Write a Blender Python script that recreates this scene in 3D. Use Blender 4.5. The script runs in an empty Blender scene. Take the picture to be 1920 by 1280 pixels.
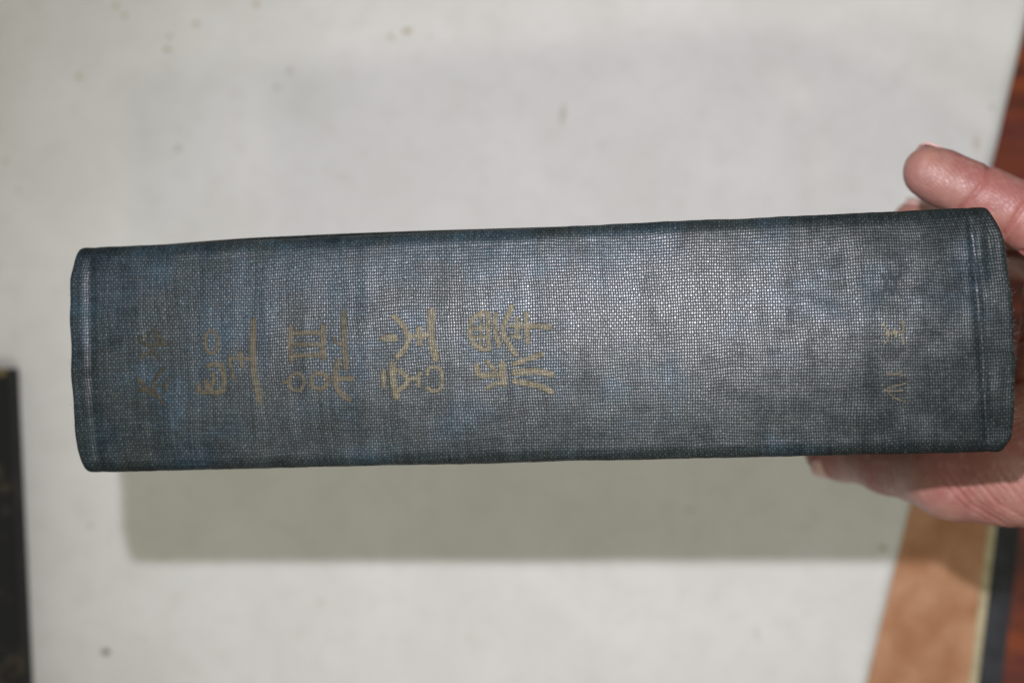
import bpy, math, random
import numpy as np
from mathutils import Vector, noise
random.seed(7)
sc = bpy.context.scene
C = sc.collection
PI = math.pi
# ------------------------------------------------------------------ camera, light, exposure
F = 3013.0          # focal length in photo pixels (35 mm lens, 22.3 mm sensor, 1920 px wide)
CZ = 0.66           # the camera looks straight down from 66 cm above the paper
cam_d = bpy.data.cameras.new('camera')
cam_d.lens = 35; cam_d.sensor_width = 22.3; cam_d.clip_start = 0.01; cam_d.clip_end = 50
cam_d.dof.use_dof = True; cam_d.dof.focus_distance = 0.379; cam_d.dof.aperture_fstop = 6.2
cam = bpy.data.objects.new('camera', cam_d); C.objects.link(cam)
cam.location = (0, 0, CZ); sc.camera = cam
w = bpy.data.worlds.new('World'); sc.world = w; w.use_nodes = True
w.node_tree.nodes['Background'].inputs[0].default_value = (0.97, 0.985, 0.83, 1)
w.node_tree.nodes['Background'].inputs[1].default_value = 0.305
sc.view_settings.view_transform = 'Standard'; sc.view_settings.look = 'None'
sc.view_settings.exposure = 0; sc.view_settings.gamma = 1
def lamp(name, kind, loc, energy, col, size, aim=None, **kw):
    d = bpy.data.lights.new(name, kind); d.energy = energy; d.color = col
    if kind == 'AREA': d.shape = 'RECTANGLE'; d.size = size[0]; d.size_y = size[1]
    else: d.shadow_soft_size = size
    for k, v in kw.items(): setattr(d, k, v)
    o = bpy.data.objects.new(name, d); C.objects.link(o); o.location = loc
    if aim: o.rotation_euler = (Vector(aim) - Vector(loc)).to_track_quat('-Z', 'Y').to_euler()
    return o
# the camera's own flash, above and left of the lens
lamp('camera_flash', 'SPOT', (-0.030, 0.0585, CZ), 11.0, (0.945, 0.915, 1.0), 0.004,
     aim=(0.09, -0.015, 0), spot_size=math.radians(68), spot_blend=1.0)
# two ceiling lights behind the photographer (the faint double shadow above the book)
lamp('ceiling_light', 'AREA', (0.217, -0.568, 2.0), 3.6, (1.0, 0.96, 0.82), (0.09, 0.09), aim=(0, 0, 0))
lamp('ceiling_light', 'AREA', (-0.179, -0.568, 2.0), 3.0, (1.0, 0.96, 0.82), (0.09, 0.09), aim=(0, 0, 0))


def P(px, py, D):                      # a point seen at photo pixel (px, py), D metres below the lens
    return Vector(((px - 960) * D / F, (640 - py) * D / F, CZ - D))

# ------------------------------------------------------------------ helpers
def tag(o, label=None, cat=None, kind=None, group=None):
    for k, v in (('label', label), ('category', cat), ('kind', kind), ('group', group)):
        if v: o[k] = v
    return o
def mesh_obj(name, verts, faces, mat=None, parent=None, smooth=True, uvs=None):
    me = bpy.data.meshes.new(name)
    me.from_pydata([tuple(v) for v in verts], [], faces)
    if uvs is not None:
        ul = me.uv_layers.new(name='UVMap')
        vi = np.zeros(len(me.loops), dtype=np.int32); me.loops.foreach_get('vertex_index', vi)
        ul.data.foreach_set('uv', np.asarray(uvs, dtype=np.float32)[vi].ravel())
    if smooth: me.polygons.foreach_set('use_smooth', [True] * len(me.polygons))
    me.update()
    o = bpy.data.objects.new(name, me); C.objects.link(o)
    if mat: me.materials.append(mat)
    if parent: o.parent = parent
    return o
def empty(name, loc=(0, 0, 0)):
    o = bpy.data.objects.new(name, None); C.objects.link(o); o.location = loc; o.empty_display_size = 0.02
    return o
class NT:
    def __init__(s, name):
        s.m = bpy.data.materials.new(name); s.m.use_nodes = True
        s.t = s.m.node_tree; s.b = s.t.nodes['Principled BSDF']; s.out = s.t.nodes['Material Output']
    def n(s, typ, **kw):
        x = s.t.nodes.new(typ)
        for k, v in kw.items(): setattr(x, k, v)
        return x
    def put(s, sock, v):
        if isinstance(v, bpy.types.NodeSocket): s.t.links.new(v, sock)
        elif v is not None: sock.default_value = v
    def math(s, op, a, b=None, c=None, clamp=False):
        x = s.n('ShaderNodeMath', operation=op, use_clamp=clamp)
        s.put(x.inputs[0], a); s.put(x.inputs[1], b)
        if c is not None: s.put(x.inputs[2], c)
        return x.outputs[0]
    def vm(s, op, a, b=None):
        x = s.n('ShaderNodeVectorMath', operation=op); s.put(x.inputs[0], a); s.put(x.inputs[1], b)
        return x.outputs['Value' if op in ('LENGTH', 'DISTANCE') else 'Vector']
    def comb(s, x, y, z=0.0):
        c = s.n('ShaderNodeCombineXYZ')
        for i, v in enumerate((x, y, z)): s.put(c.inputs[i], v)
        return c.outputs[0]
    def sep(s, v):
        x = s.n('ShaderNodeSeparateXYZ'); s.put(x.inputs[0], v); return x.outputs
    def noise(s, vec, scale, detail=3, rough=0.5, dist=0.0):
        x = s.n('ShaderNodeTexNoise'); s.put(x.inputs['Vector'], vec)
        x.inputs['Scale'].default_value = scale; x.inputs['Detail'].default_value = detail
        x.inputs['Roughness'].default_value = rough; x.inputs['Distortion'].default_value = dist
        return x.outputs[0]
    def ramp(s, f, lo, hi, a=0.0, b=1.0, smooth=True):
        x = s.n('ShaderNodeMapRange', interpolation_type='SMOOTHSTEP' if smooth else 'LINEAR')
        s.put(x.inputs[0], f)
        for i, v in enumerate((lo, hi, a, b)): s.put(x.inputs[i + 1], v)
        return x.outputs[0]
    def mix(s, f, a, b, mode='MIX'):
        x = s.n('ShaderNodeMix', data_type='RGBA', blend_type=mode)
        s.put(x.inputs[0], f); s.put(x.inputs[6], a); s.put(x.inputs[7], b)
        return x.outputs[2]
    def bump(s, h, dist, strength=1.0, normal=None):
        x = s.n('ShaderNodeBump'); s.put(x.inputs['Height'], h)
        x.inputs['Distance'].default_value = dist; s.put(x.inputs['Strength'], strength)
        if normal: s.put(x.inputs['Normal'], normal)
        return x.outputs[0]
    def set(s, **kw):
        for k, v in kw.items(): s.put(s.b.inputs[k.replace('_', ' ')], v)
        return s.m
def c3(r, g, b): return (r, g, b, 1.0)

# ------------------------------------------------------------------ materials
def weave(t):
    """plain-weave book cloth from the UV map, which is in metres"""
    uv = t.n('ShaderNodeUVMap').outputs[0]
    s = t.sep(uv)
    n1 = t.noise(uv, 38, 2); n2 = t.noise(t.vm('ADD', uv, (3.1, 1.7, 0)), 30, 2)
    n3 = t.noise(uv, 900, 1); n4 = t.noise(t.vm('ADD', uv, (5.1, 2.7, 0)), 900, 1)
    u = t.math('ADD', s[0], t.math('MULTIPLY_ADD', n1, 0.0030, t.math('MULTIPLY', n3, 0.00042)))
    v = t.math('ADD', s[1], t.math('MULTIPLY_ADD', n2, 0.0036, t.math('MULTIPLY', n4, 0.00045)))
    U = t.math('DIVIDE', u, 0.00058); V = t.math('DIVIDE', v, 0.00072)
    su = t.math('SINE', t.math('MULTIPLY', U, PI)); sv = t.math('SINE', t.math('MULTIPLY', V, PI))
    pr = t.math('MULTIPLY', su, sv)
    mound = t.math('ABSOLUTE', pr)
    par = t.ramp(pr, -0.12, 0.12)
    su1 = t.math('ABSOLUTE', su); sv1 = t.math('ABSOLUTE', sv)
    cols = t.noise(t.comb(t.math('MULTIPLY', U, 1.0), t.math('MULTIPLY', V, 0.035)), 1.0, 2)
    rows = t.noise(t.comb(t.math('MULTIPLY', U, 0.035), t.math('MULTIPLY', V, 1.0), 4.0), 1.0, 2)
    return uv, s, mound, par, su1, sv1, cols, rows
def cloth_mat():
    t = NT('blue_book_cloth')
    uv, s, mound, par, su1, sv1, cols, rows = weave(t)
    blot = t.noise(uv, 48, 5, 0.65); blot2 = t.noise(t.vm('ADD', uv, (9, 4, 0)), 120, 6, 0.72)
    blue = t.ramp(t.math('ADD', t.math('MULTIPLY', t.math('SUBTRACT', s[0], 0.10), -0.7), t.math('ADD', blot, t.math('MULTIPLY', s[1], -2.2))), 0.34, 0.56, 0, 0.85)  # blue blotches; flash-blue top and ambient-green bottom painted into the colour
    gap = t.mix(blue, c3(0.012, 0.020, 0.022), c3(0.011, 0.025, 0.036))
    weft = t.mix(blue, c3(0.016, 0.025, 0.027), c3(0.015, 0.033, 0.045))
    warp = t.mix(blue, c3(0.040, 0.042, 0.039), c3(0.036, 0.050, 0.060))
    thr = t.mix(par, weft, warp)
    thr = t.mix(1.0, thr, t.mix(t.ramp(t.math('MULTIPLY_ADD', cols, 0.6, t.math('MULTIPLY', rows, 0.4)), 0.3, 0.7), c3(0.40, 0.40, 0.40), c3(1.6, 1.6, 1.6)), 'MULTIPLY')
    cell = t.noise(t.vm('ADD', uv, (6, 3, 0)), 1000, 2)
    thr = t.mix(1.0, thr, t.mix(t.ramp(cell, 0.32, 0.68), c3(0.55, 0.55, 0.55), c3(1.4, 1.4, 1.4)), 'MULTIPLY')
    base = t.mix(t.ramp(mound, 0.02, 0.65), gap, thr)
    # dark greasy patches, plus shade painted along the edges; darker toward tail and lower joint
    edge_shade = t.ramp(t.math('ABSOLUTE', t.math('SUBTRACT', s[1], 0.0415)), 0.020, 0.031, 0, 0.17)
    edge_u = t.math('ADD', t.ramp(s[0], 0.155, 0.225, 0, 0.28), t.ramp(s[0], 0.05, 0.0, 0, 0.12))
    edge_dark = t.math('ADD', t.math('ADD', edge_shade, edge_u), t.ramp(s[1], 0.040, 0.060, 0, 0.12))
    dirt_shade = t.ramp(t.math('ADD', blot2, edge_dark), 0.44, 0.98, 0.0, 0.72)
    base = t.mix(1.0, base, t.mix(dirt_shade, c3(1, 1, 1), c3(0.34, 0.34, 0.33)), 'MULTIPLY')
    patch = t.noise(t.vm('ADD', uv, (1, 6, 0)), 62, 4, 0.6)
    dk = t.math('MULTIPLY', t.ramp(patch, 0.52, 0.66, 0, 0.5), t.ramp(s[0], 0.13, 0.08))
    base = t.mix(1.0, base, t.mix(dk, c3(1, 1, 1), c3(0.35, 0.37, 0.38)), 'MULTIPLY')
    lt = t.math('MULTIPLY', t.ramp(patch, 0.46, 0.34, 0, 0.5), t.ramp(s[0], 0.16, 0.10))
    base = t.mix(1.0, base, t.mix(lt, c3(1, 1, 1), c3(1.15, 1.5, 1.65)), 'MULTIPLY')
    specks = t.ramp(t.noise(uv, 420, 1), 0.73, 0.78, 0, 0.7)
    base = t.mix(specks, base, c3(0.010, 0.011, 0.012))
    lint = t.ramp(t.noise(t.vm('ADD', uv, (2, 8, 0)), 1300, 1), 0.80, 0.84, 0, 0.5)
    base = t.mix(lint, base, c3(0.42, 0.42, 0.42))
    h = t.math('MULTIPLY', t.math('POWER', mound, 0.6), t.math('MULTIPLY_ADD', par, 0.45, 0.55))
    h = t.math('MULTIPLY_ADD', cols, 0.35, h)
    nrm = t.bump(h, 0.00009, 0.8)
    nrm = t.bump(blot2, 0.0006, 0.35, nrm)
    rg = t.math('MULTIPLY_ADD', dirt_shade, 0.25, t.ramp(mound, 0.05, 0.8, 0.50, 0.34))
    return t.set(Base_Color=base, Roughness=rg, Normal=nrm, Specular_IOR_Level=t.math('MULTIPLY', t.ramp(mound, 0.0, 0.7, 0.16, 0.66), t.math('SUBTRACT', 1.0, dirt_shade)))
def gilt_mat(name, wear, col, gl):
    t = NT(name)
    uv, s, mound, par, su1, sv1, cols, rows = weave(t)
    nz = t.noise(uv, 700, 3, 0.6); nl = t.noise(uv, 160, 2)
    fl = t.ramp(t.noise(uv, 2600, 1), 0.6, 0.72)
    base = t.mix(t.ramp(nz, 0.35, 0.65), c3(col[0] * .6, col[1] * .6, col[2] * .6), c3(*col))
    base = t.mix(fl, base, c3(min(1, col[0] * 2.0), min(1, col[1] * 1.9), min(1, col[2] * 1.6)))
    m = t.math('MULTIPLY_ADD', mound, 0.30, t.math('MULTIPLY_ADD', nl, 0.7, t.math('MULTIPLY', nz, 0.35)))
    alpha = t.ramp(m, wear - 0.12, wear + 0.12, 0.15, 0.9)
    nrm = t.bump(mound, 0.00012, 0.6)
    return t.set(Base_Color=base, Metallic=0.25, Roughness=gl, Normal=nrm, Alpha=alpha)
def skin_mat():
    t = NT('skin')
    co = t.n('ShaderNodeTexCoord').outputs['Object']
    a = t.noise(co, 70, 3); b = t.noise(t.vm('ADD', co, (4, 4, 4)), 210, 4, 0.6); c = t.noise(t.vm('ADD', co, (8, 1, 2)), 900, 3, 0.6)
    base = t.mix(t.ramp(a, 0.38, 0.64), c3(0.320, 0.155, 0.125), c3(0.275, 0.105, 0.092))
    base = t.mix(t.ramp(b, 0.50, 0.72, 0, 0.55), base, c3(0.40, 0.215, 0.18))
    base = t.mix(t.ramp(b, 0.28, 0.42, 0.35, 0.0), base, c3(0.17, 0.055, 0.048))
    at = t.n('ShaderNodeAttribute', attribute_name='crease').outputs['Fac']
    base = t.mix(t.math('MULTIPLY', at, 0.6), base, c3(0.28, 0.07, 0.06))
    # fine skin lines: thin wavy ridges and pores
    wv = t.n('ShaderNodeTexWave', wave_type='BANDS', bands_direction='DIAGONAL'); t.put(wv.inputs[0], co)
    wv.inputs['Scale'].default_value = 420; wv.inputs['Distortion'].default_value = 9; wv.inputs['Detail'].default_value = 2; wv.inputs['Detail Scale'].default_value = 0.3
    vo = t.n('ShaderNodeTexVoronoi', feature='DISTANCE_TO_EDGE'); t.put(vo.inputs['Vector'], co); vo.inputs['Scale'].default_value = 700
    h = t.math('ADD', t.math('MULTIPLY', wv.outputs['Fac'], 0.26), t.math('MULTIPLY', t.ramp(vo.outputs[0], 0, 0.12), 0.35))
    h = t.math('MULTIPLY_ADD', c, 0.6, h)
    t.b.inputs['Subsurface Radius'].default_value = (1.0, 0.35, 0.2)
    return t.set(Base_Color=base, Roughness=t.ramp(c, 0.3, 0.7, 0.37, 0.55), Normal=t.bump(h, 0.00013, 0.85),
                 Subsurface_Weight=0.25, Subsurface_Scale=0.003, Specular_IOR_Level=0.45)
def nail_mat():
    t = NT('finger_nail')
    co = t.n('ShaderNodeTexCoord').outputs['Object']
    base = t.mix(t.ramp(t.noise(co, 200, 2), 0.35, 0.65), c3(0.50, 0.30, 0.28), c3(0.60, 0.40, 0.36))
    return t.set(Base_Color=base, Roughness=0.3, Subsurface_Weight=0.2, Subsurface_Scale=0.002)
def paper_mat(stains):
    t = NT('stained_white_paper')
    co = t.n('ShaderNodeTexCoord').outputs['Object']; s = t.sep(co)
    p2 = t.comb(s[0], s[1])
    wob = t.noise(p2, 260, 3)
    base = t.mix(t.ramp(t.noise(p2, 22, 4, 0.55), 0.3, 0.7), c3(0.665, 0.66, 0.635), c3(0.72, 0.715, 0.70))
    base = t.mix(t.ramp(t.noise(t.vm('ADD', p2, (2, 5, 0)), 110, 4, 0.6), 0.45, 0.72, 0, 0.38), base, c3(0.60, 0.59, 0.56))
    base = t.mix(t.ramp(t.noise(t.vm('ADD', p2, (7, 5, 0)), 1500, 2), 0.5, 0.8, 0, 0.25), base, c3(0.55, 0.54, 0.52))
    for (x, y, rx, ry, rot, st, col) in stains:
        d = t.vm('SUBTRACT', p2, (x, y, 0))
        mp = t.n('ShaderNodeMapping', vector_type='POINT'); t.put(mp.inputs[0], d)
        mp.inputs['Rotation'].default_value = (0, 0, rot)
        q = t.vm('DIVIDE', mp.outputs[0], (rx, ry, 1))
        r = t.math('ADD', t.vm('LENGTH', q), t.math('MULTIPLY_ADD', wob, 1.4, -0.7))
        base = t.mix(t.ramp(r, 1.15, 0.1, 0, st), base, c3(*col))
    h = t.math('ADD', t.noise(p2, 1400, 3), t.math('MULTIPLY', t.noise(p2, 60, 2), 2.0))
    return t.set(Base_Color=base, Roughness=0.85, Normal=t.bump(h, 0.0002, 0.4), Specular_IOR_Level=0.25)
def wood_mat():
    t = NT('varnished_red_wood')
    co = t.n('ShaderNodeTexCoord').outputs['Object']; s = t.sep(co)
    g = t.noise(t.comb(t.math('MULTIPLY', s[0], 10), t.math('MULTIPLY', s[1], 70)), 1.2, 5, 0.6, 0.6)
    b = t.noise(co, 26, 3)
    base = t.mix(t.ramp(g, 0.35, 0.68), c3(0.075, 0.014, 0.006), c3(0.25, 0.050, 0.010))
    base = t.mix(t.ramp(b, 0.45, 0.62, 0, 0.6), base, c3(0.12, 0.022, 0.018))
    return t.set(Base_Color=base, Roughness=0.28, Normal=t.bump(g, 0.0003, 0.3), Coat_Weight=0.0)
def mottled(name, a, b, scale, rough, bumpd=0.0002, spec=0.4, thr=(0.35, 0.65), bscale=900):
    t = NT(name)
    co = t.n('ShaderNodeTexCoord').outputs['Object']
    n = t.noise(co, scale, 4, 0.6); h = t.noise(co, bscale, 3)
    return t.set(Base_Color=t.mix(t.ramp(n, *thr), c3(*a), c3(*b)), Roughness=rough, Normal=t.bump(h, bumpd, 0.5), Specular_IOR_Level=spec)
def pages_mat():
    t = NT('old_page_edges')
    co = t.n('ShaderNodeTexCoord').outputs['Object']; s = t.sep(co)
    ln = t.noise(t.comb(t.math('MULTIPLY', s[0], 4), t.math('MULTIPLY', s[1], 5000), t.math('MULTIPLY', s[2], 4)), 1, 2)
    return t.set(Base_Color=t.mix(ln, c3(0.30, 0.22, 0.12), c3(0.62, 0.52, 0.36)), Roughness=0.9, Normal=t.bump(ln, 0.0003, 0.6))
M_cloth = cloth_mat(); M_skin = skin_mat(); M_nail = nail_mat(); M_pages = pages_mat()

# ------------------------------------------------------------------ the setting: table
EDGE = [(1918, 75), (1625, 1280)]
def edge_x(y):                                     # world x of the sheet's right edge at world y
    a = P(*EDGE[0], CZ); b = P(*EDGE[1], CZ)
    return a.x + (y - a.y) * (b.x - a.x) / (b.y - a.y)
TZ = -0.0045
def box(name, x0, x1, y0, y1, z0, z1, mat, parent=None, bev=0.0006, seg=2):
    v = [(x, y, z) for x in (x0, x1) for y in (y0, y1) for z in (z0, z1)]
    f = [(0, 1, 3, 2), (4, 6, 7, 5), (0, 4, 5, 1), (2, 3, 7, 6), (0, 2, 6, 4), (1, 5, 7, 3)]
    o = mesh_obj(name, v, f, mat, parent, smooth=False)
    if bev:
        m = o.modifiers.new('bevel', 'BEVEL'); m.width = bev; m.segments = seg
    return o
table = box('table', -0.6, 0.6, -0.45, 0.45, TZ - 0.03, TZ, wood_mat(), None, 0.002)
tag(table, kind='structure')

# ------------------------------------------------------------------ paper sheet with stains
br = (0.40, 0.33, 0.20)
S = []
for (px, py, rx, ry, rot, st, col) in [
        (143, 143, 7, 8, 0, .75, br), (310, 90, 8, 7, .4, .75, br), (316, 66, 7, 7, 0, .5, br), (365, 41, 8, 7, 0, .55, br),
        (215, 9, 9, 6, .6, .5, br), (230, 27, 8, 7, 0, .45, br), (478, 5, 7, 8, 0, .45, br), (731, 67, 9, 7, .3, .5, br),
        (762, 57, 11, 7, -.2, .65, br), (806, 66, 8, 7, 0, .2, br), (540, 132, 9, 9, 0, .32, (0.34, .32, .3)), (517, 163, 8, 8, 0, .28, (0.34, .32, .3)),
        (331, 277, 9, 9, 0, .35, (0.34, .32, .3)), (1056, 212, 7, 26, .08, .5, (.42, .37, .27)), (1127, 270, 7, 7, 0, .3, (.4, .36, .3)),
        (1833, 268, 10, 20, .1, .45, (.50, .42, .27)), (1863, 200, 6, 9, 0, .35, (.3, .3, .3)), (1655, 1027, 10, 8, 0, .6, (.30, .27, .18)),
        (195, 1224, 12, 8, .3, .85, (.14, .11, .08)), (165, 985, 8, 7, 0, .35, br), (1420, 1190, 6, 24, -.2, .30, (.45, .41, .34)),
        (5, 300, 7, 7, 0, .35, br), (30, 354, 8, 8, 0, .2, br), (1510, 1150, 12, 8, 0, .12, br), (600, 1130, 14, 9, 0, .12, br),
        (880, 1200, 12, 8, .5, .10, br), (1200, 60, 20, 10, 0, .10, br), (640, 330, 20, 14, 0, .08, br), (1290, 955, 14, 9, 0, .18, br)]:
    q = P(px, py, CZ)
    S.append((q.x, q.y, rx * CZ / F, ry * CZ / F, rot, min(0.95, st * 1.45), col))
M_paper = paper_mat(S)
def album_left(y): return edge_x(y) - 0.035
nx, ny = 130, 100
vs = []; X0 = -0.42; Y0, Y1 = -0.30, 0.30
def smooth(a, b, x):
    k = min(1, max(0, (x - a) / (b - a))); return k * k * (3 - 2 * k)
ALY = P(1700, 905, CZ).y            # top end of the album lying under the sheet
for j in range(ny + 1):
    y = Y0 + (Y1 - Y0) * j / ny
    for i in range(nx + 1):
        xr = edge_x(y) + 0.00025 * noise.noise(Vector((0, y * 90, 0)))
        x = X0 + (xr - X0) * (i / nx)
        z = -0.0030 + 0.0030 * (0.0 + smooth(xr - 0.16, xr - 0.05, x)) * smooth(0.16, -0.03, y) + 0.0004 * noise.noise(Vector((x * 9, y * 9, 1)))
        vs.append((x, y, z))
fs = [(j * (nx + 1) + i, j * (nx + 1) + i + 1, (j + 1) * (nx + 1) + i + 1, (j + 1) * (nx + 1) + i) for j in range(ny) for i in range(nx)]
sheet = mesh_obj('paper_sheet', vs, fs, M_paper)
m = sheet.modifiers.new('thick', 'SOLIDIFY'); m.thickness = 0.0011; m.offset = -1
tag(sheet, 'large off-white paper sheet with small brown stains, spread on the table under everything', 'paper sheet')

# ------------------------------------------------------------------ tan album tucked under the sheet
AB = empty('album', P(1800, 1150, CZ - TZ))
tag(AB, 'tan page in a dark grey cover, half tucked under the white sheet at lower right', 'album')
def quad_slab(name, pts, z0, z1, mat, parent, bev=0.0005):
    pl = parent.location if parent else Vector((0, 0, 0))
    v = [(x - pl.x, y - pl.y, z0 - pl.z) for x, y in pts] + [(x - pl.x, y - pl.y, z1 - pl.z) for x, y in pts]
    n = len(pts)
    f = [tuple(range(n))[::-1], tuple(range(n, 2 * n))] + [(i, (i + 1) % n, n + (i + 1) % n, n + i) for i in range(n)]
    o = mesh_obj(name, v, f, mat, parent, smooth=False)
    if bev:
        m = o.modifiers.new('bevel', 'BEVEL'); m.width = bev; m.segments = 2
    return o
def line(pA, pB, py): return pA[0] + (py - pA[1]) * (pB[0] - pA[0]) / (pB[1] - pA[1])
def strip(px_l, px_r, D, py0=760, py1=1500):     # a strip whose edges run along the album's right side
    a = ((1867 + px_l, 990), (1833 + px_l, 1280)); b = ((1867 + px_r, 990), (1833 + px_r, 1280))
    q = [P(line(*a, py1), py1, D), P(line(*b, py1), py1, D), P(line(*b, py0), py0, D), P(line(*a, py0), py0, D)]
    return [(p.x, p.y) for p in q]
M_tan = mottled('tan_paper', (0.36, 0.165, 0.08), (0.50, 0.27, 0.155), 60, 0.8, thr=(0.3, 0.7))
M_pale = mottled('pale_page_edge', (0.36, 0.31, 0.19), (0.52, 0.46, 0.30), 200, 0.85)
M_dgrey = mottled('dark_grey_cloth', (0.016, 0.017, 0.021), (0.034, 0.036, 0.044), 120, 0.7)
quad_slab('cover', strip(-270, 44, CZ - TZ), TZ + 0.0002, TZ + 0.0016, M_dgrey, AB)
quad_slab('page_block', strip(-262, 4, CZ), TZ + 0.0017, -0.0021, M_pale, AB, 0.0003)
quad_slab('page', strip(-262, -13, CZ), -0.0020, -0.0015, M_tan, AB, 0.0001)

# ------------------------------------------------------------------ black book at the left edge
BB = empty('book', P(0, 1000, CZ))
tag(BB, 'worn black book with brown scuffed corner, cut off by the left edge of the photo', 'book')
t = NT('worn_black_cloth')
co = t.n('ShaderNodeTexCoord').outputs['Object']
wn = t.noise(co, 55, 4, 0.65)
M_black = t.set(Base_Color=t.mix(t.ramp(wn, 0.56, 0.76, 0, 0.7), c3(0.010, 0.010, 0.011), c3(0.10, 0.075, 0.045)), Roughness=0.75,
                Normal=t.bump(t.noise(co, 1100, 2), 0.0003, 0.5), Specular_IOR_Level=0.3)
def bbq(px_off, D, y0, y1):
    a = ((31, 692), (58, 1280))
    r0 = P(line(*a, y0) + px_off, y0, D); r1 = P(line(*a, y1) + px_off, y1, D)
    return [(r1.x - 0.13, r1.y), (r1.x, r1.y), (r0.x, r0.y), (r0.x - 0.13, r0.y + 0.004)]
hb = 0.012
quad_slab('back_cover', bbq(0, CZ, 692, 1560), -0.0022, 0.0000, M_black, BB, 0.0008)
quad_slab('page_block', bbq(-16, CZ, 704, 1545), 0.0001, hb - 0.0023, M_pages, BB, 0.0004)
def bbs(D, y0, y1):
    q = bbq(0, D, y0, y1); return [(q[1][0] - 0.002, q[1][1]), (q[1][0] + 0.0004, q[1][1]), (q[2][0] + 0.0004, q[2][1]), (q[2][0] - 0.002, q[2][1])]
quad_slab('spine', bbs(CZ, 690, 1562), -0.0024, hb + 0.0003, M_black, BB, 0.0009)
quad_slab('front_cover', bbq(0, CZ, 692, 1560), hb - 0.0022, hb, M_black, BB, 0.0010)
M_scuff = mottled('scuffed_corner', (0.05, 0.035, 0.02), (0.24, 0.17, 0.08), 260, 0.8)
pl = BB.location
a0 = P(-90, 688, CZ); a1 = P(30, 688.5, CZ); b1 = P(31, 705, CZ); b0 = P(-90, 702, CZ)
quad_slab('worn_edge', [(b0.x, b0.y), (b1.x, b1.y), (a1.x, a1.y), (a0.x, a0.y)], hb - 0.0026, hb + 0.0004, M_scuff, BB, 0.0005)

# ------------------------------------------------------------------ the held book
eL = P(133, 676.5, 0.400); eR = P(1897, 616.5, 0.366)
ax = (eR - eL).normalized(); O = (eL + eR) / 2; L = (eR - eL).length
ay = Vector((0, 1, 0)); ay = (ay - ax * ay.dot(ax)).normalized(); az = ax.cross(ay).normalized()
ROLL = math.radians(0.6)
ay, az = ay * math.cos(ROLL) + az * math.sin(ROLL), az * math.cos(ROLL) - ay * math.sin(ROLL)
HY = 0.0283; RC = 0.0040; RS = 0.155; DEPTH = 0.150
from mathutils import Matrix
MB = Matrix((ax, ay, az)).transposed().to_4x4(); MB.translation = O
MBi = MB.inverted()
BK = empty('book', (0, 0, 0)); BK.matrix_world = MB
tag(BK, 'thick old book in worn blue woven cloth with gilt lettering, held spine-up in the hand', 'book')
def gauss(x, s): return math.exp(-(x / s) ** 2)
def disp(x, y):
    """relief of the cloth over the spine: joints of the turned-in cloth, ripples, dents"""
    u = x + L / 2; r = L / 2 - x
    d = 0.0
    d += (0.00008 + 0.0001 * noise.noise(Vector((5, y * 160, 0)))) * gauss(u - 0.0032, 0.0009) - 0.00038 * gauss(u - 0.0052, 0.0010)
    g = 0.0070 + 0.0012 * (y / HY)
    d += -0.0006 * gauss(r - g, 0.0008) + 0.00028 * smooth(g, g - 0.002, r)
    d += -0.0008 * gauss(r - 0.0042, 0.0013) * gauss(y - 0.0180, 0.0050)
    d += -0.0009 * gauss(r - 0.0040, 0.0025) * gauss(y + 0.0230, 0.0030)
    d *= 0.25 + 0.75 * smooth(1.0, 0.8, abs(y) / HY)
    d += 0.00022 * noise.noise(Vector((x * 45, y * 70, 0))) + 0.00012 * noise.noise(Vector((x * 120, y * 60, 7)))
    d += 0.00010 * noise.noise(Vector((x * 330, y * 30, 3)))
    return d
def sag(y): return -(y * y) / (2 * RS)
def offL(v): return 0.0012 * smooth(0.72, 1.0, v) + 0.0010 * smooth(-0.78, -1.0, v) + 0.00035 * noise.noise(Vector((v * 4, 0, 0))) - 0.0004
def offR(v): return -0.0014 * smooth(0.1, 0.85, v) - 0.0028 * smooth(0.74, 1.04, v) - 0.0007 * smooth(-0.4, -0.9, v) - 0.0016 * smooth(-0.88, -1.0, v) + 0.0006 + 0.0002 * noise.noise(Vector((v * 5, 3, 0)))
prof = []                                            # (y, z, outward ny) from upper joint to lower joint
ys = HY - RC; zs = sag(ys)
for k in range(9): prof.append((HY - 0.0004 * (1 - k / 8.0), zs - RC - 0.009 * (1 - k / 8.0)))
for k in range(1, 12):
    a = PI / 2 * k / 12.0; prof.append((ys + RC * math.cos(a), zs - RC + RC * math.sin(a)))
for k in range(97):
    y = ys - 2 * ys * k / 96; prof.append((y, sag(y)))
for k in range(1, 12):
    a = PI / 2 * (1 - k / 12.0); prof.append((-ys - RC * math.cos(a), zs - RC + RC * math.sin(a)))
for k in range(9): prof.append((-HY + 0.0004 * k / 8.0, zs - RC - 0.009 * k / 8.0))
arc = [0.0]
for a, b in zip(prof, prof[1:]): arc.append(arc[-1] + math.dist(a, b))
NU = 440
us = [0.0012 * k / 6 for k in range(6)] + list(np.linspace(0.0012, L - 0.0012, NU)) + [L - 0.0012 + 0.0012 * (k + 1) / 6 for k in range(6)]
RE = 0.0013; RK = 0.0016
vs, uvs = [], []
rows_n = len(us) + 4
def spine_pt(u, y, z, extra=0.0):
    v = max(-1, min(1, y / HY)); d = min(u, L - u)
    x = -L / 2 + u + offL(v) * smooth(0.03, 0, u) + offR(v) * smooth(0.03, 0, L - u)
    drop = 0.0; shrink = 0.0
    if d < RE: drop = RE - math.sqrt(max(0, RE * RE - (RE - d) ** 2))
    if d < RK: shrink = RK - math.sqrt(max(0, RK * RK - (RK - d) ** 2))
    yy = y * (1 - shrink * 0.75 / HY)
    edge = smooth(1.0, 0.86, abs(v))
    dd = disp(x, yy)
    yy += (1 if y > 0 else -1) * (1 - edge) * (dd * 0.8)
    return (x, yy, z - drop + dd * (0.35 + 0.65 * edge) - extra)
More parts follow.
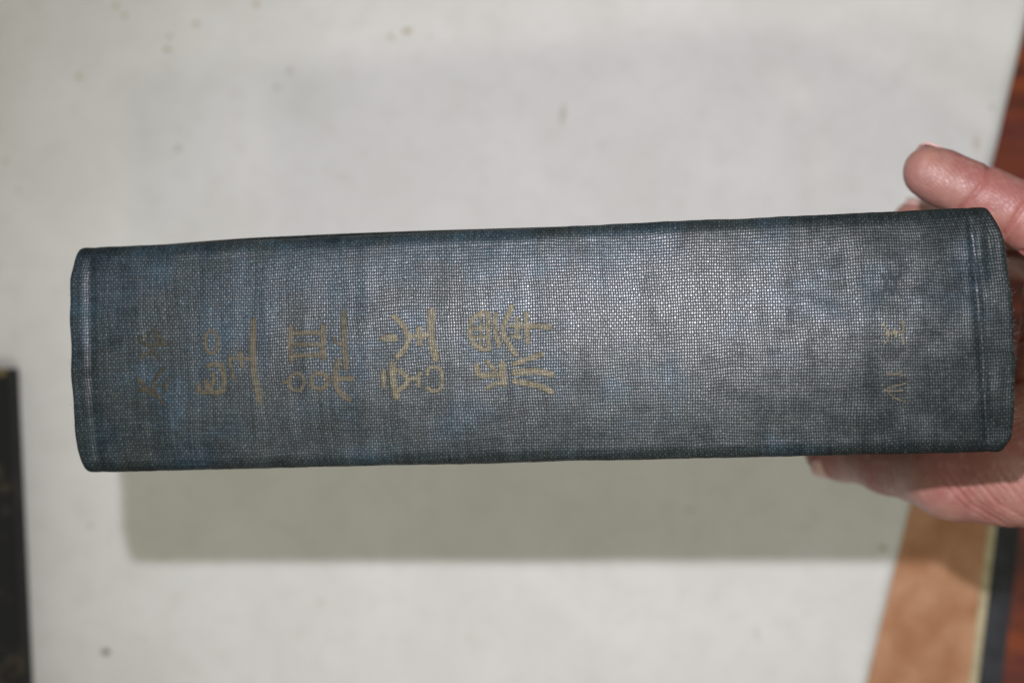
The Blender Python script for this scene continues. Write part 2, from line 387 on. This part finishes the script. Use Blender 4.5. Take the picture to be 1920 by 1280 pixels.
for (k, ex) in [(0, 0.006), (0, 0.003)] + [(i, 0) for i in range(len(us))] + [(len(us) - 1, 0.003), (len(us) - 1, 0.006)]:
    u = us[k]
    for j, (y, z) in enumerate(prof):
        vs.append(spine_pt(u, y, z, ex)); uvs.append((u + (0 if ex == 0 else (-ex if k == 0 else ex)), arc[j]))
n = len(prof)
fs = [(i * n + j, i * n + j + 1, (i + 1) * n + j + 1, (i + 1) * n + j) for i in range(rows_n - 1) for j in range(n - 1)]
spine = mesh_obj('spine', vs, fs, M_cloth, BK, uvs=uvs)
m = spine.modifiers.new('thick', 'SOLIDIFY'); m.thickness = 0.0010; m.offset = -1
# boards
def cover(sign):
    nxc, nz = 150, 40
    vs, uvs = [], []
    for i in range(nxc + 1):
        u = 0.0022 + (L - 0.0044) * i / nxc
        x = -L / 2 + u + (offL(sign) * smooth(0.03, 0, u) + offR(sign) * smooth(0.03, 0, L - u)) * 0.8
        if sign > 0: pr = 0.0012 * smooth(0.000, 0.05, u) * smooth(0.170, 0.06, u) + 0.0003
        else: pr = 0.0003
        for j in range(nz + 1):
            q = (j / nz) ** 1.6
            dz = 0.0045 + (DEPTH - 0.0045) * q
            ridge = pr * smooth(0.0045, 0.0062, dz)
            y = sign * (HY - 0.0006 + ridge - 0.0018 * gauss(dz - 0.013, 0.003) + 0.0015 * smooth(0.014, 0.05, dz))
            cr = 0.0
            if j > nz - 3: cr = 0.0006 * (j - nz + 3) / 3
            vs.append((x, y - sign * cr, zs - dz + 0.0002 * noise.noise(Vector((x * 60, 2, sign)))))
            uvs.append((u, 0.07 + dz + (0.2 if sign > 0 else 0.5)))
    n = nz + 1
    fs = [(i * n + j, i * n + j + 1, (i + 1) * n + j + 1, (i + 1) * n + j) for i in range(nxc) for j in range(nz)]
    if sign > 0: fs = [f[::-1] for f in fs]
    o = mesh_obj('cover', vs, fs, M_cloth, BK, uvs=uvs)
    m = o.modifiers.new('thick', 'SOLIDIFY'); m.thickness = 0.0030; m.offset = -1
cover(1); cover(-1)
pb = box('page_block', -L / 2 + 0.004, L / 2 - 0.004, -HY + 0.0042, HY - 0.0042, -DEPTH + 0.004, -0.0060, M_pages, BK, 0.0008)

# gilt characters: strokes drawn on the cloth, joined per character and laid 0.06 mm proud
def to_local(px, py):
    d = MBi.to_3x3() @ (P(px, py, 1.0) - cam.location); o = MBi @ cam.location
    z = 0.0
    for _ in range(5):
        k = (z - o.z) / d.z; q = o + d * k; z = sag(q.y)
    return q.x, q.y
def glyph(strokes, ox, oy, sc_, mat, amt=1.0):
    segs = []
    for st in strokes:
        pts, wd = st[0], st[1]
        if pts == 'ring':
            cx, cy, rx, ry = st[2]
            pts = [(cx + rx * math.cos(a), cy + ry * math.sin(a)) for a in np.linspace(0, 2 * PI, 22)]
        q = [to_local(ox + a / sc_, oy + b / sc_) for a, b in pts]
        r = wd / sc_ * 0.385 / F / 2 * 1.22 * amt
        # smooth the corners (one Chaikin pass)
        if len(q) > 2:
            nq = [q[0]]
            for a, b in zip(q, q[1:]):
                nq += [(a[0] * .75 + b[0] * .25, a[1] * .75 + b[1] * .25), (a[0] * .25 + b[0] * .75, a[1] * .25 + b[1] * .75)]
            q = nq + [q[-1]]
        for a, b in zip(q, q[1:]): segs.append((a, b, r))
    A = np.array([s[0] for s in segs]); B = np.array([s[1] for s in segs]); R = np.array([s[2] for s in segs])
    lo = np.minimum(A, B).min(0) - 0.0012; hi = np.maximum(A, B).max(0) + 0.0012
    h = 0.00016
    gx = np.arange(lo[0], hi[0], h); gy = np.arange(lo[1], hi[1], h)
    def sdf(px, py):
        best = np.full(px.shape, 9.0)
        for a, b, r in zip(A, B, R):
            ab = b - a; t_ = np.clip(((px - a[0]) * ab[0] + (py - a[1]) * ab[1]) / max(1e-12, ab @ ab), 0, 1)
            best = np.minimum(best, np.hypot(px - a[0] - t_ * ab[0], py - a[1] - t_ * ab[1]) - r)
        return best + 0.00007 * np.sin(px * 9000 + np.sin(py * 7000) * 2) * np.cos(py * 8000)
    GX, GY = np.meshgrid(gx, gy, indexing='ij')
    cxm, cym = GX[:-1, :-1] + h / 2, GY[:-1, :-1] + h / 2
    inside = sdf(cxm, cym) < 0
    used = np.zeros(GX.shape, bool); full = np.ones(GX.shape, bool)
    for di in (0, 1):
        for dj in (0, 1):
            used[di:GX.shape[0] - 1 + di, dj:GX.shape[1] - 1 + dj] |= inside
            full[di:GX.shape[0] - 1 + di, dj:GX.shape[1] - 1 + dj] &= inside
    e = 1e-5
    bd = used & ~full
    for _ in range(2):
        d0 = sdf(GX, GY); dx = (sdf(GX + e, GY) - d0) / e; dy = (sdf(GX, GY + e) - d0) / e
        nn = np.maximum(0.3, np.hypot(dx, dy))
        GX = np.where(bd, GX - np.clip(d0, -h, h) * dx / nn, GX); GY = np.where(bd, GY - np.clip(d0, -h, h) * dy / nn, GY)
    idx = -np.ones(GX.shape, int); idx[used] = np.arange(used.sum())
    vs, uvs = [], []
    for x, y in zip(GX[used], GY[used]):
        vs.append((x, y, sag(y) + disp(x, y) + 0.00007)); uvs.append((x + L / 2, float(np.interp(-y, YI, AI))))
    I, J = np.nonzero(inside)
    fs = [(idx[i, j], idx[i + 1, j], idx[i + 1, j + 1], idx[i, j + 1]) for i, j in zip(I, J)]
    fs = [tuple(int(k) for k in f) for f in fs]
    o = mesh_obj('gilt_character', vs, fs, mat, BK, uvs=uvs)
    m = o.modifiers.new('thick', 'SOLIDIFY'); m.thickness = 0.00004; m.offset = -1
    return o
YI = np.array([-p[0] for p in prof]); AI = np.array(arc)
k_ = np.argsort(YI, kind='stable'); YI, AI = YI[k_], AI[k_]
G_faint = gilt_mat('gilt_faint', 0.62, (0.047, 0.042, 0.026), 0.6)
G_mid = gilt_mat('gilt_rubbed', 0.50, (0.072, 0.062, 0.038), 0.55)
G_good = gilt_mat('gilt_bright', 0.46, (0.102, 0.090, 0.054), 0.45)
Z1 = (240, 540, 4.364); Z2 = (660, 540, 4.364); Z3 = (1560, 560, 5.333)
glyph([([(168, 460), (165, 410), (175, 360), (205, 348), (238, 360), (242, 470)], 26),
       ([(98, 400), (110, 440), (150, 465), (200, 470), (260, 465), (315, 455)], 26), ([(272, 405), (276, 445)], 22),
       ([(100, 512), (112, 565)], 22), ([(112, 572), (150, 540), (190, 515)], 20), ([(192, 480), (190, 580)], 18), ([(215, 500), (245, 575)], 20)], *Z1, G_faint)
glyph([([(285, 655), (235, 735), (205, 790), (212, 830), (250, 890), (285, 945)], 26),
       ([(90, 750), (130, 790), (160, 840), (200, 875)], 30), ([(85, 828), (150, 830), (205, 850)], 32),
       ([(342, 735), (316, 780), (312, 830), (290, 868)], 17), ([(238, 800), (262, 788), (295, 792)], 14)], *Z1, G_faint)
glyph([('ring', 27, (685, 440, 52, 95)), ([(832, 570), (836, 620), (850, 680), (862, 740)], 28), ([(835, 570), (885, 570)], 22),
       ([(920, 530), (930, 580), (936, 640)], 34), ([(900, 580), (1010, 575)], 24),
       ([(1025, 268), (1022, 400), (1020, 540), (1033, 700), (1050, 800), (1085, 918)], 48),
       ([(655, 640), (700, 618), (762, 628)], 34), ([(640, 770), (655, 830), (700, 860), (765, 850), (787, 800), (785, 700), (765, 640)], 42),
       ([(695, 700), (708, 755), (680, 815)], 30), ([(570, 790), (580, 850), (640, 852)], 36)], *Z1, G_mid)
glyph([([(1330, 330), (1325, 450), (1335, 590)], 38), ([(1600, 310), (1595, 440), (1600, 570)], 42),
       ([(1340, 367), (1590, 365)], 34), ([(1340, 460), (1590, 465)], 30), ([(1340, 555), (1590, 545)], 30),
       ([(1765, 205), (1770, 300), (1768, 450), (1775, 560), (1785, 650)], 42), ([(1680, 400), (1690, 450), (1760, 465)], 20)], *Z1, G_mid)
glyph([('ring', 26, (1380, 770, 62, 72)), ([(1275, 770), (1320, 762)], 26), ('ring', 32, (1565, 760, 68, 66)),
       ([(1722, 600), (1700, 660), (1690, 740), (1710, 820), (1760, 880), (1812, 908)], 42), ([(1640, 742), (1740, 740), (1832, 740)], 38)], *Z1, G_mid)
glyph([([(245, 410), (270, 406)], 30), ([(280, 408), (350, 408)], 52), ([(345, 235), (400, 280), (440, 340), (462, 400), (450, 460), (420, 520), (370, 560)], 42),
       ([(462, 397), (650, 383)], 32), ([(550, 335), (555, 450)], 46), ([(652, 195), (646, 300), (650, 400), (665, 500), (685, 570)], 56)], *Z2, G_good)
glyph([([(258, 682), (262, 800)], 36), ([(330, 620), (335, 740), (345, 820), (366, 888)], 46),
       ([(350, 665), (410, 690), (465, 740), (440, 800), (380, 835)], 34), ([(480, 742), (535, 740), (555, 695)], 30), ([(540, 745), (545, 795)], 28),
       ([(615, 705), (625, 655), (680, 643), (725, 660), (742, 740), (732, 820), (668, 850), (615, 815)], 27)], *Z2, G_good)
glyph([([(1110, 205), (1050, 198), (990, 240), (965, 330), (972, 420), (1010, 480), (1070, 505), (1120, 495)], 34),
       ([(1108, 205), (1115, 300), (1110, 400), (1122, 495)], 34), ([(985, 330), (1105, 325)], 24), ([(1055, 215), (1050, 485)], 22), ([(985, 400), (1105, 400)], 18),
       ([(1175, 215), (1166, 290), (1180, 390), (1205, 465)], 36), ([(1305, 152), (1280, 220), (1250, 280), (1232, 350), (1260, 430), (1310, 500), (1340, 542)], 40),
       ([(1352, 245), (1350, 330), (1360, 405)], 34), ([(1290, 310), (1400, 312)], 24), ([(1300, 392), (1370, 402)], 24),
       ([(1424, 212), (1430, 320), (1440, 448)], 38), ([(1380, 312), (1450, 310), (1560, 312), (1622, 318)], 38)], *Z2, G_good)
glyph([([(1020, 635), (1026, 695), (1060, 715), (1140, 710), (1230, 712)], 42), ([(1100, 602), (1145, 645), (1180, 700)], 32),
       ([(1227, 625), (1235, 700), (1245, 775)], 50), ([(1112, 818), (1150, 790), (1215, 775)], 30),
       ([(1330, 620), (1420, 588), (1550, 542)], 38), ([(1330, 692), (1430, 678), (1540, 682), (1630, 705)], 46), ([(1330, 762), (1430, 778), (1540, 800), (1632, 848)], 42)], *Z2, G_good)
glyph([([(706, 218), (712, 330), (720, 452)], 22), ([(510, 252), (545, 300), (572, 345), (640, 335), (705, 328)], 20), ([(512, 358), (560, 348)], 16),
       ([(572, 350), (562, 408), (537, 440)], 18), ([(626, 322), (640, 380)], 30)], *Z3, G_good)
glyph([([(550, 752), (610, 756), (685, 748)], 22), ([(688, 715), (690, 775)], 14), ([(555, 890), (640, 872), (732, 845)], 16),
       ([(520, 915), (600, 925), (705, 915)], 16), ([(560, 932), (612, 985), (725, 1030)], 16)], *Z3, G_mid)

G_blind = gilt_mat('blind_stamped', 0.88, (0.016, 0.026, 0.037), 0.6)
glyph([([(300, 450), (312, 480), (298, 512)], 9), ([(318, 448), (336, 470), (352, 446)], 9), ([(336, 470), (330, 505)], 8),
       ([(308, 490), (326, 494)], 7), ([(345, 482), (350, 512)], 8)], 1462, 225, 1.552, G_blind)

# frayed fibres standing off the rubbed edges of the cloth
fv, ff = [], []
rf = random.Random(11)
for k in range(150):
    if k % 3 == 0: y = rf.uniform(-HY, HY) * 0.97; u = L - rf.uniform(0.0, 0.0006)
    elif k % 3 == 1: y = (HY - 0.0008) * rf.choice((1, -1)); u = rf.uniform(0.002, L - 0.002)
    else: y = rf.uniform(-HY, HY) * 0.97; u = rf.uniform(0.0, 0.0006) if rf.random() < 0.4 else rf.uniform(0.004, L - 0.004)
    zz = sag(y) if abs(y) < ys else zs - RC * 0.45
    p = Vector(spine_pt(u, y, zz)); d = Vector((rf.uniform(-1, 1), rf.uniform(-1, 1), rf.uniform(0.0, 0.35))).normalized()
    if k % 3 == 0: d.x = abs(d.x)
    b2 = Vector((rf.uniform(-1, 1), rf.uniform(-1, 1), 0)) * 0.6; ln = rf.uniform(0.0005, 0.0013); rr = 0.000028
    for i in range(5):
        q = p + (d * i / 4 + b2 * (i / 4) ** 2) * ln; e1 = Vector((-d.y, d.x, 0)).normalized()
        for w_ in (e1, -e1 * 0.5 + Vector((0, 0, .87)), -e1 * 0.5 - Vector((0, 0, .87))): fv.append(q + w_ * rr * (1.1 - 0.2 * i))
        if i:
            n0 = len(fv) - 6
            for a_ in range(3): ff.append((n0 + a_, n0 + (a_ + 1) % 3, n0 + 3 + (a_ + 1) % 3, n0 + 3 + a_))
fib = mesh_obj('frayed_fibres', fv, ff, mottled('lint', (0.06, 0.075, 0.09), (0.22, 0.23, 0.24), 300, 0.8), BK)
fib['kind'] = 'stuff'

# ------------------------------------------------------------------ the hand (one continuous surface from a distance field)
def J(px, py, D, r): p = P(px, py, D); return (np.array(p), r)
fingers = {
 'index':  [J(1742, 323, .430, .0071), J(1765, 333, .430, .0076), J(1850, 369, .427, .0079), J(1962, 425, .424, .0092), J(2085, 500, .430, .0118)],
 'middle': [J(1717, 420, .508, .0077), J(1750, 425, .506, .0080), J(1880, 415, .480, .0088), J(2010, 470, .462, .0098), J(2110, 560, .455, .0125)],
 'ring':   [J(1765, 452, .545, .0074), J(1800, 452, .540, .0079), J(1900, 450, .520, .0084), J(2010, 500, .500, .0095), J(2130, 590, .485, .0120)],
 'little': [J(1850, 480, .560, .0064), J(1880, 480, .555, .0068), J(1940, 485, .545, .0074), J(2020, 520, .530, .0085), J(2140, 620, .515, .0110)],
}
thumb = [J(1560, 843, .500, .0087), J(1585, 846, .498, .0086), J(1670, 862, .474, .0098), J(1795, 876, .446, .0142), J(1900, 868, .440, .0170), J(2120, 830, .455, .0205)]
palm = [(J(2010, 560, .436, .0130), J(2030, 700, .440, .0150)), (J(2030, 700, .440, .0150), J(1990, 830, .440, .0180)),
        (J(2085, 500, .430, .0118), J(2250, 700, .470, .0220)), (J(2110, 560, .455, .0130), J(2280, 720, .475, .0220)),
        (J(2130, 590, .485, .0125), J(2300, 740, .485, .0220)), (J(2140, 620, .515, .0115), J(2310, 760, .495, .0210)),
        (J(2100, 600, .450, .0170), J(2120, 780, .452, .0220)), (J(2120, 780, .452, .0220), J(2320, 760, .480, .0260)),
        (J(2320, 750, .480, .0260), J(2480, 770, .485, .0250)), (J(2480, 770, .485, .0250), J(2900, 820, .490, .0300))]
def cone(X, a, b):
    (pa, ra), (pb, rb) = a, b
    ab = pb - pa; t_ = np.clip(((X - pa) @ ab) / (ab @ ab), 0, 1)
    return np.linalg.norm(X - pa - t_[..., None] * ab, axis=-1) - (ra + (rb - ra) * t_)
def smin(a, b, k):
    h = np.clip(0.5 + 0.5 * (b - a) / k, 0, 1); return b + (a - b) * h - k * h * (1 - h)
Mi = np.array(MBi)
def book_sdf(X):
    q = X @ Mi[:3, :3].T + Mi[:3, 3]
    c = np.array([-0.0004, 0, -(DEPTH + 0.004) / 2]); hh = np.array([L / 2 + 0.0004, HY + 0.0016, (DEPTH + 0.004) / 2])
    d = np.abs(q - c) - hh
    return np.linalg.norm(np.maximum(d, 0), axis=-1) + np.minimum(d.max(-1), 0)
def hand_sdf(X):
    f = None
    for a, b in palm:
        d = cone(X, a, b); f = d if f is None else smin(f, d, 0.012)
    fg = None
    for name, ch in fingers.items():
        g = None
        for a, b in zip(ch, ch[1:]):
            d = cone(X, a, b); g = d if g is None else smin(g, d, 0.0012)
        fg = g if fg is None else smin(fg, g, 0.0012)
    f = smin(f, fg, 0.006)
    g = None
    for a, b in zip(thumb, thumb[1:]):
        d = cone(X, a, b); g = d if g is None else smin(g, d, 0.004)
    f = smin(f, g, 0.007)
    bk = book_sdf(X) - 0.0002
    return np.maximum(f, -bk)
allj = [j for ch in fingers.values() for j in ch] + thumb + [j for pr in palm[:-1] for j in pr]
lo = np.min([p - r for p, r in allj], 0) - 0.004; hi = np.max([p + r for p, r in allj], 0) + 0.006
hi[0] = min(hi[0], 0.262)
H = 0.00135
dims = np.ceil((hi - lo) / H).astype(int) + 1
gx, gy, gz = [lo[i] + H * np.arange(dims[i]) for i in range(3)]
Fv = np.empty(dims, dtype=np.float32)
for i in range(0, dims[0], 16):
    X = np.stack(np.meshgrid(gx[i:i + 16], gy, gz, indexing='ij'), -1)
    Fv[i:i + 16] = hand_sdf(X)
Fv[-1, :, :] = 0.01; Fv[:, :, 0] = np.maximum(Fv[:, :, 0], .001)
neg = Fv < 0
cells = np.zeros(np.array(dims) - 1, dtype=np.int8)
for a in (0, 1):
    for b in (0, 1):
        for c in (0, 1):
            cells += neg[a:dims[0] - 1 + a, b:dims[1] - 1 + b, c:dims[2] - 1 + c]
act = (cells > 0) & (cells < 8)
ci = np.argwhere(act); cid = -np.ones(cells.shape, int); cid[act] = np.arange(len(ci))
acc = np.zeros((len(ci), 3)); cnt = np.zeros(len(ci))
cor = [(a, b, c) for a in (0, 1) for b in (0, 1) for c in (0, 1)]
for p in cor:
    for k in range(3):
        if p[k] == 0:
            q = list(p); q[k] = 1
            f0 = Fv[ci[:, 0] + p[0], ci[:, 1] + p[1], ci[:, 2] + p[2]]; f1 = Fv[ci[:, 0] + q[0], ci[:, 1] + q[1], ci[:, 2] + q[2]]
            cr = (f0 < 0) != (f1 < 0)
            t_ = np.where(cr, f0 / np.where(cr, f0 - f1, 1), 0)
            pos = np.array(p, float)[None, :] + np.eye(3)[k][None, :] * t_[:, None]
            acc[cr] += pos[cr]; cnt[cr] += 1
V = lo + H * (ci + acc / cnt[:, None])
quads = []
for k in range(3):
    a, b = [(1, 2), (2, 0), (0, 1)][k]
    sl0 = [slice(None)] * 3; sl1 = [slice(None)] * 3
    sl0[k] = slice(0, dims[k] - 1); sl1[k] = slice(1, dims[k])
    n0, n1 = neg[tuple(sl0)], neg[tuple(sl1)]
    e = np.argwhere(n0 != n1)
    ok = (e[:, a] > 0) & (e[:, b] > 0) & (e[:, a] < dims[a] - 1) & (e[:, b] < dims[b] - 1)
    e = e[ok]
    def cell(da, db):
        q = e.copy(); q[:, a] += da; q[:, b] += db; return cid[q[:, 0], q[:, 1], q[:, 2]]
    Q = np.stack([cell(-1, -1), cell(0, -1), cell(0, 0), cell(-1, 0)], 1)
    flip = ~n0[e[:, 0], e[:, 1], e[:, 2]]
    Q[flip] = Q[flip][:, ::-1]
    quads.append(Q)
Q = np.concatenate(quads); Q = Q[(Q >= 0).all(1)]
# subdivide the part of the hand near the book, so the creases can be modelled
HD = empty('hand', P(1900, 700, .45))
tag(HD, 'left hand gripping the right-hand end of the blue book, thumb below and fingers above', 'hand')
hl = np.array(HD.location)
hand = mesh_obj('skin_surface', V - hl, [tuple(int(i) for i in q) for q in Q], M_skin, HD)
sm = hand.modifiers.new('smooth', 'SMOOTH'); sm.factor = 0.5; sm.iterations = 3
sb = hand.modifiers.new('sub', 'SUBSURF'); sb.levels = 1; sb.render_levels = 1
dg = bpy.context.evaluated_depsgraph_get()
ev = hand.evaluated_get(dg); me2 = bpy.data.meshes.new_from_object(ev)
hand.modifiers.clear(); hand.data = me2
co_ = np.zeros(len(me2.vertices) * 3, dtype=np.float32); me2.vertices.foreach_get('co', co_); co_ = co_.reshape(-1, 3)
no_ = np.zeros_like(co_).ravel(); me2.vertices.foreach_get('normal', no_); no_ = no_.reshape(-1, 3)
Wp = co_ + hl
Dd = CZ - Wp[:, 2]
PX = 960 + Wp[:, 0] * F / Dd; PY = 640 - Wp[:, 1] * F / Dd
dep = np.zeros(len(Wp)); att = np.zeros(len(Wp))
def crease(pts, wpx, depth, zlim=(0.36, 0.475), facing=True):
    """skin fold along a line over the palm side of the hand"""
    global dep, att
    q = []
    pts = [np.array(p, float) for p in pts]
    best = np.full(len(Wp), 1e9)
    for a, b in zip(pts, pts[1:]):
        ab = b - a; t_ = np.clip(((PX - a[0]) * ab[0] + (PY - a[1]) * ab[1]) / (ab @ ab), 0, 1)
        best = np.minimum(best, np.hypot(PX - a[0] - t_ * ab[0], PY - a[1] - t_ * ab[1]))
    g = np.exp(-(best / wpx) ** 2) * ((Dd > zlim[0]) & (Dd < zlim[1]) & (no_[:, 2] > -0.1))
    dep = dep + g * depth * 1.5; att = np.maximum(att, g * min(1, depth / 0.0006))
crease([(1855, 300), (1850, 335), (1828, 362), (1800, 392)], 5, 0.00045)
crease([(1925, 375), (1905, 405), (1880, 440)], 5, 0.00055)
crease([(1935, 385), (1915, 415), (1888, 452)], 3, 0.0003)
crease([(1885, 476), (1905, 478), (1960, 470)], 6, 0.0012)
crease([(1885, 640), (1905, 632), (1960, 628)], 9, 0.0010)
crease([(1885, 720), (1905, 712), (1960, 700)], 8, 0.0008)
crease([(1865, 322), (1880, 352)], 2.5, 0.00015)
crease([(1760, 335), (1795, 312), (1800, 300)], 2.2, 0.00012)
crease([(1855, 345), (1838, 372), (1815, 392)], 2.2, 0.00015)
for k in range(13):
    x0 = 1748 + k * 17
    crease([(x0, 872 + 2 * k * (k < 6)), (x0 + 22, 905), (x0 + 55, 945), (x0 + 120 + 3 * k, 985), (x0 + 190, 1005)], 2.2 + (k % 3), 0.00016 + 0.00016 * (k % 3 == 1))
for k in range(7):
    crease([(1880, 752 + 13 * k), (1905, 742 + 13 * k), (1945, 728 + 12 * k)], 2.0, 0.00014)
for k in range(5):
    crease([(1890, 500 + 25 * k), (1925, 515 + 26 * k)], 3, 0.00012)
for k in range(5):
    crease([(1635 + 9 * k, 872), (1640 + 10 * k, 930)], 3, 0.00016, (0.36, 0.53))
co_ -= no_ * dep[:, None].astype(np.float32)
me2.vertices.foreach_set('co', co_.ravel())
at_ = me2.attributes.new('crease', 'FLOAT', 'POINT'); at_.data.foreach_set('value', att.astype(np.float32))
me2.polygons.foreach_set('use_smooth', [True] * len(me2.polygons)); me2.update()

def nail(tip, nxt, r, face, span, length, back=0.0022, lab=None):
    """curved nail plate wrapped on the back of the fingertip"""
    tip = Vector(tip); d = (tip - Vector(nxt)).normalized(); f = Vector(face); f = (f - d * f.dot(d)).normalized(); s = d.cross(f)
    vs = []; na, nl_ = 14, 12
    for i in range(nl_ + 1):
        q = i / nl_
        al = -back + length * (q - 0.42)
        rr = r
        if al > 0: rr = r * math.sqrt(max(0.02, 1 - (al / (r * 1.08)) ** 2)) * 0.5 + r * 0.5
        rd = 1.0 if 0.12 < q < 0.9 else (math.sqrt(max(0.12, 1 - ((0.12 - q) / 0.13) ** 2)) if q < 0.5 else math.sqrt(max(0.25, 1 - ((q - 0.9) / 0.12) ** 2)))
        for j in range(na + 1):
            a = (j / na - 0.5) * span * rd
            vs.append(tip + d * al + (f * math.cos(a) + s * math.sin(a)) * (rr + 0.00015 + 0.0002 * math.cos(a * 1.5)) - Vector(hl))
    fs = [(i * (na + 1) + j, i * (na + 1) + j + 1, (i + 1) * (na + 1) + j + 1, (i + 1) * (na + 1) + j) for i in range(nl_) for j in range(na)]
    o = mesh_obj('nail', vs, fs, M_nail, HD)
    m = o.modifiers.new('thick', 'SOLIDIFY'); m.thickness = 0.0005; m.offset = 0
    return o
nail(thumb[0][0], thumb[1][0], thumb[0][1], (0.05, -1.0, 0.45), 1.8, 0.0125, 0.003)
nail(fingers['index'][0][0], fingers['index'][1][0], .0071, (0.15, 0.75, -0.95), 1.9, 0.012)
nail(fingers['middle'][0][0], fingers['middle'][1][0], .0076, (0.1, 0.9, -0.15), 1.8, 0.011)
nail(fingers['ring'][0][0], fingers['ring'][1][0], .0074, (0.1, 1.0, 0.1), 1.9, 0.012)
nail(fingers['little'][0][0], fingers['little'][1][0], .0064, (0.1, 1.0, 0.0), 1.9, 0.010)
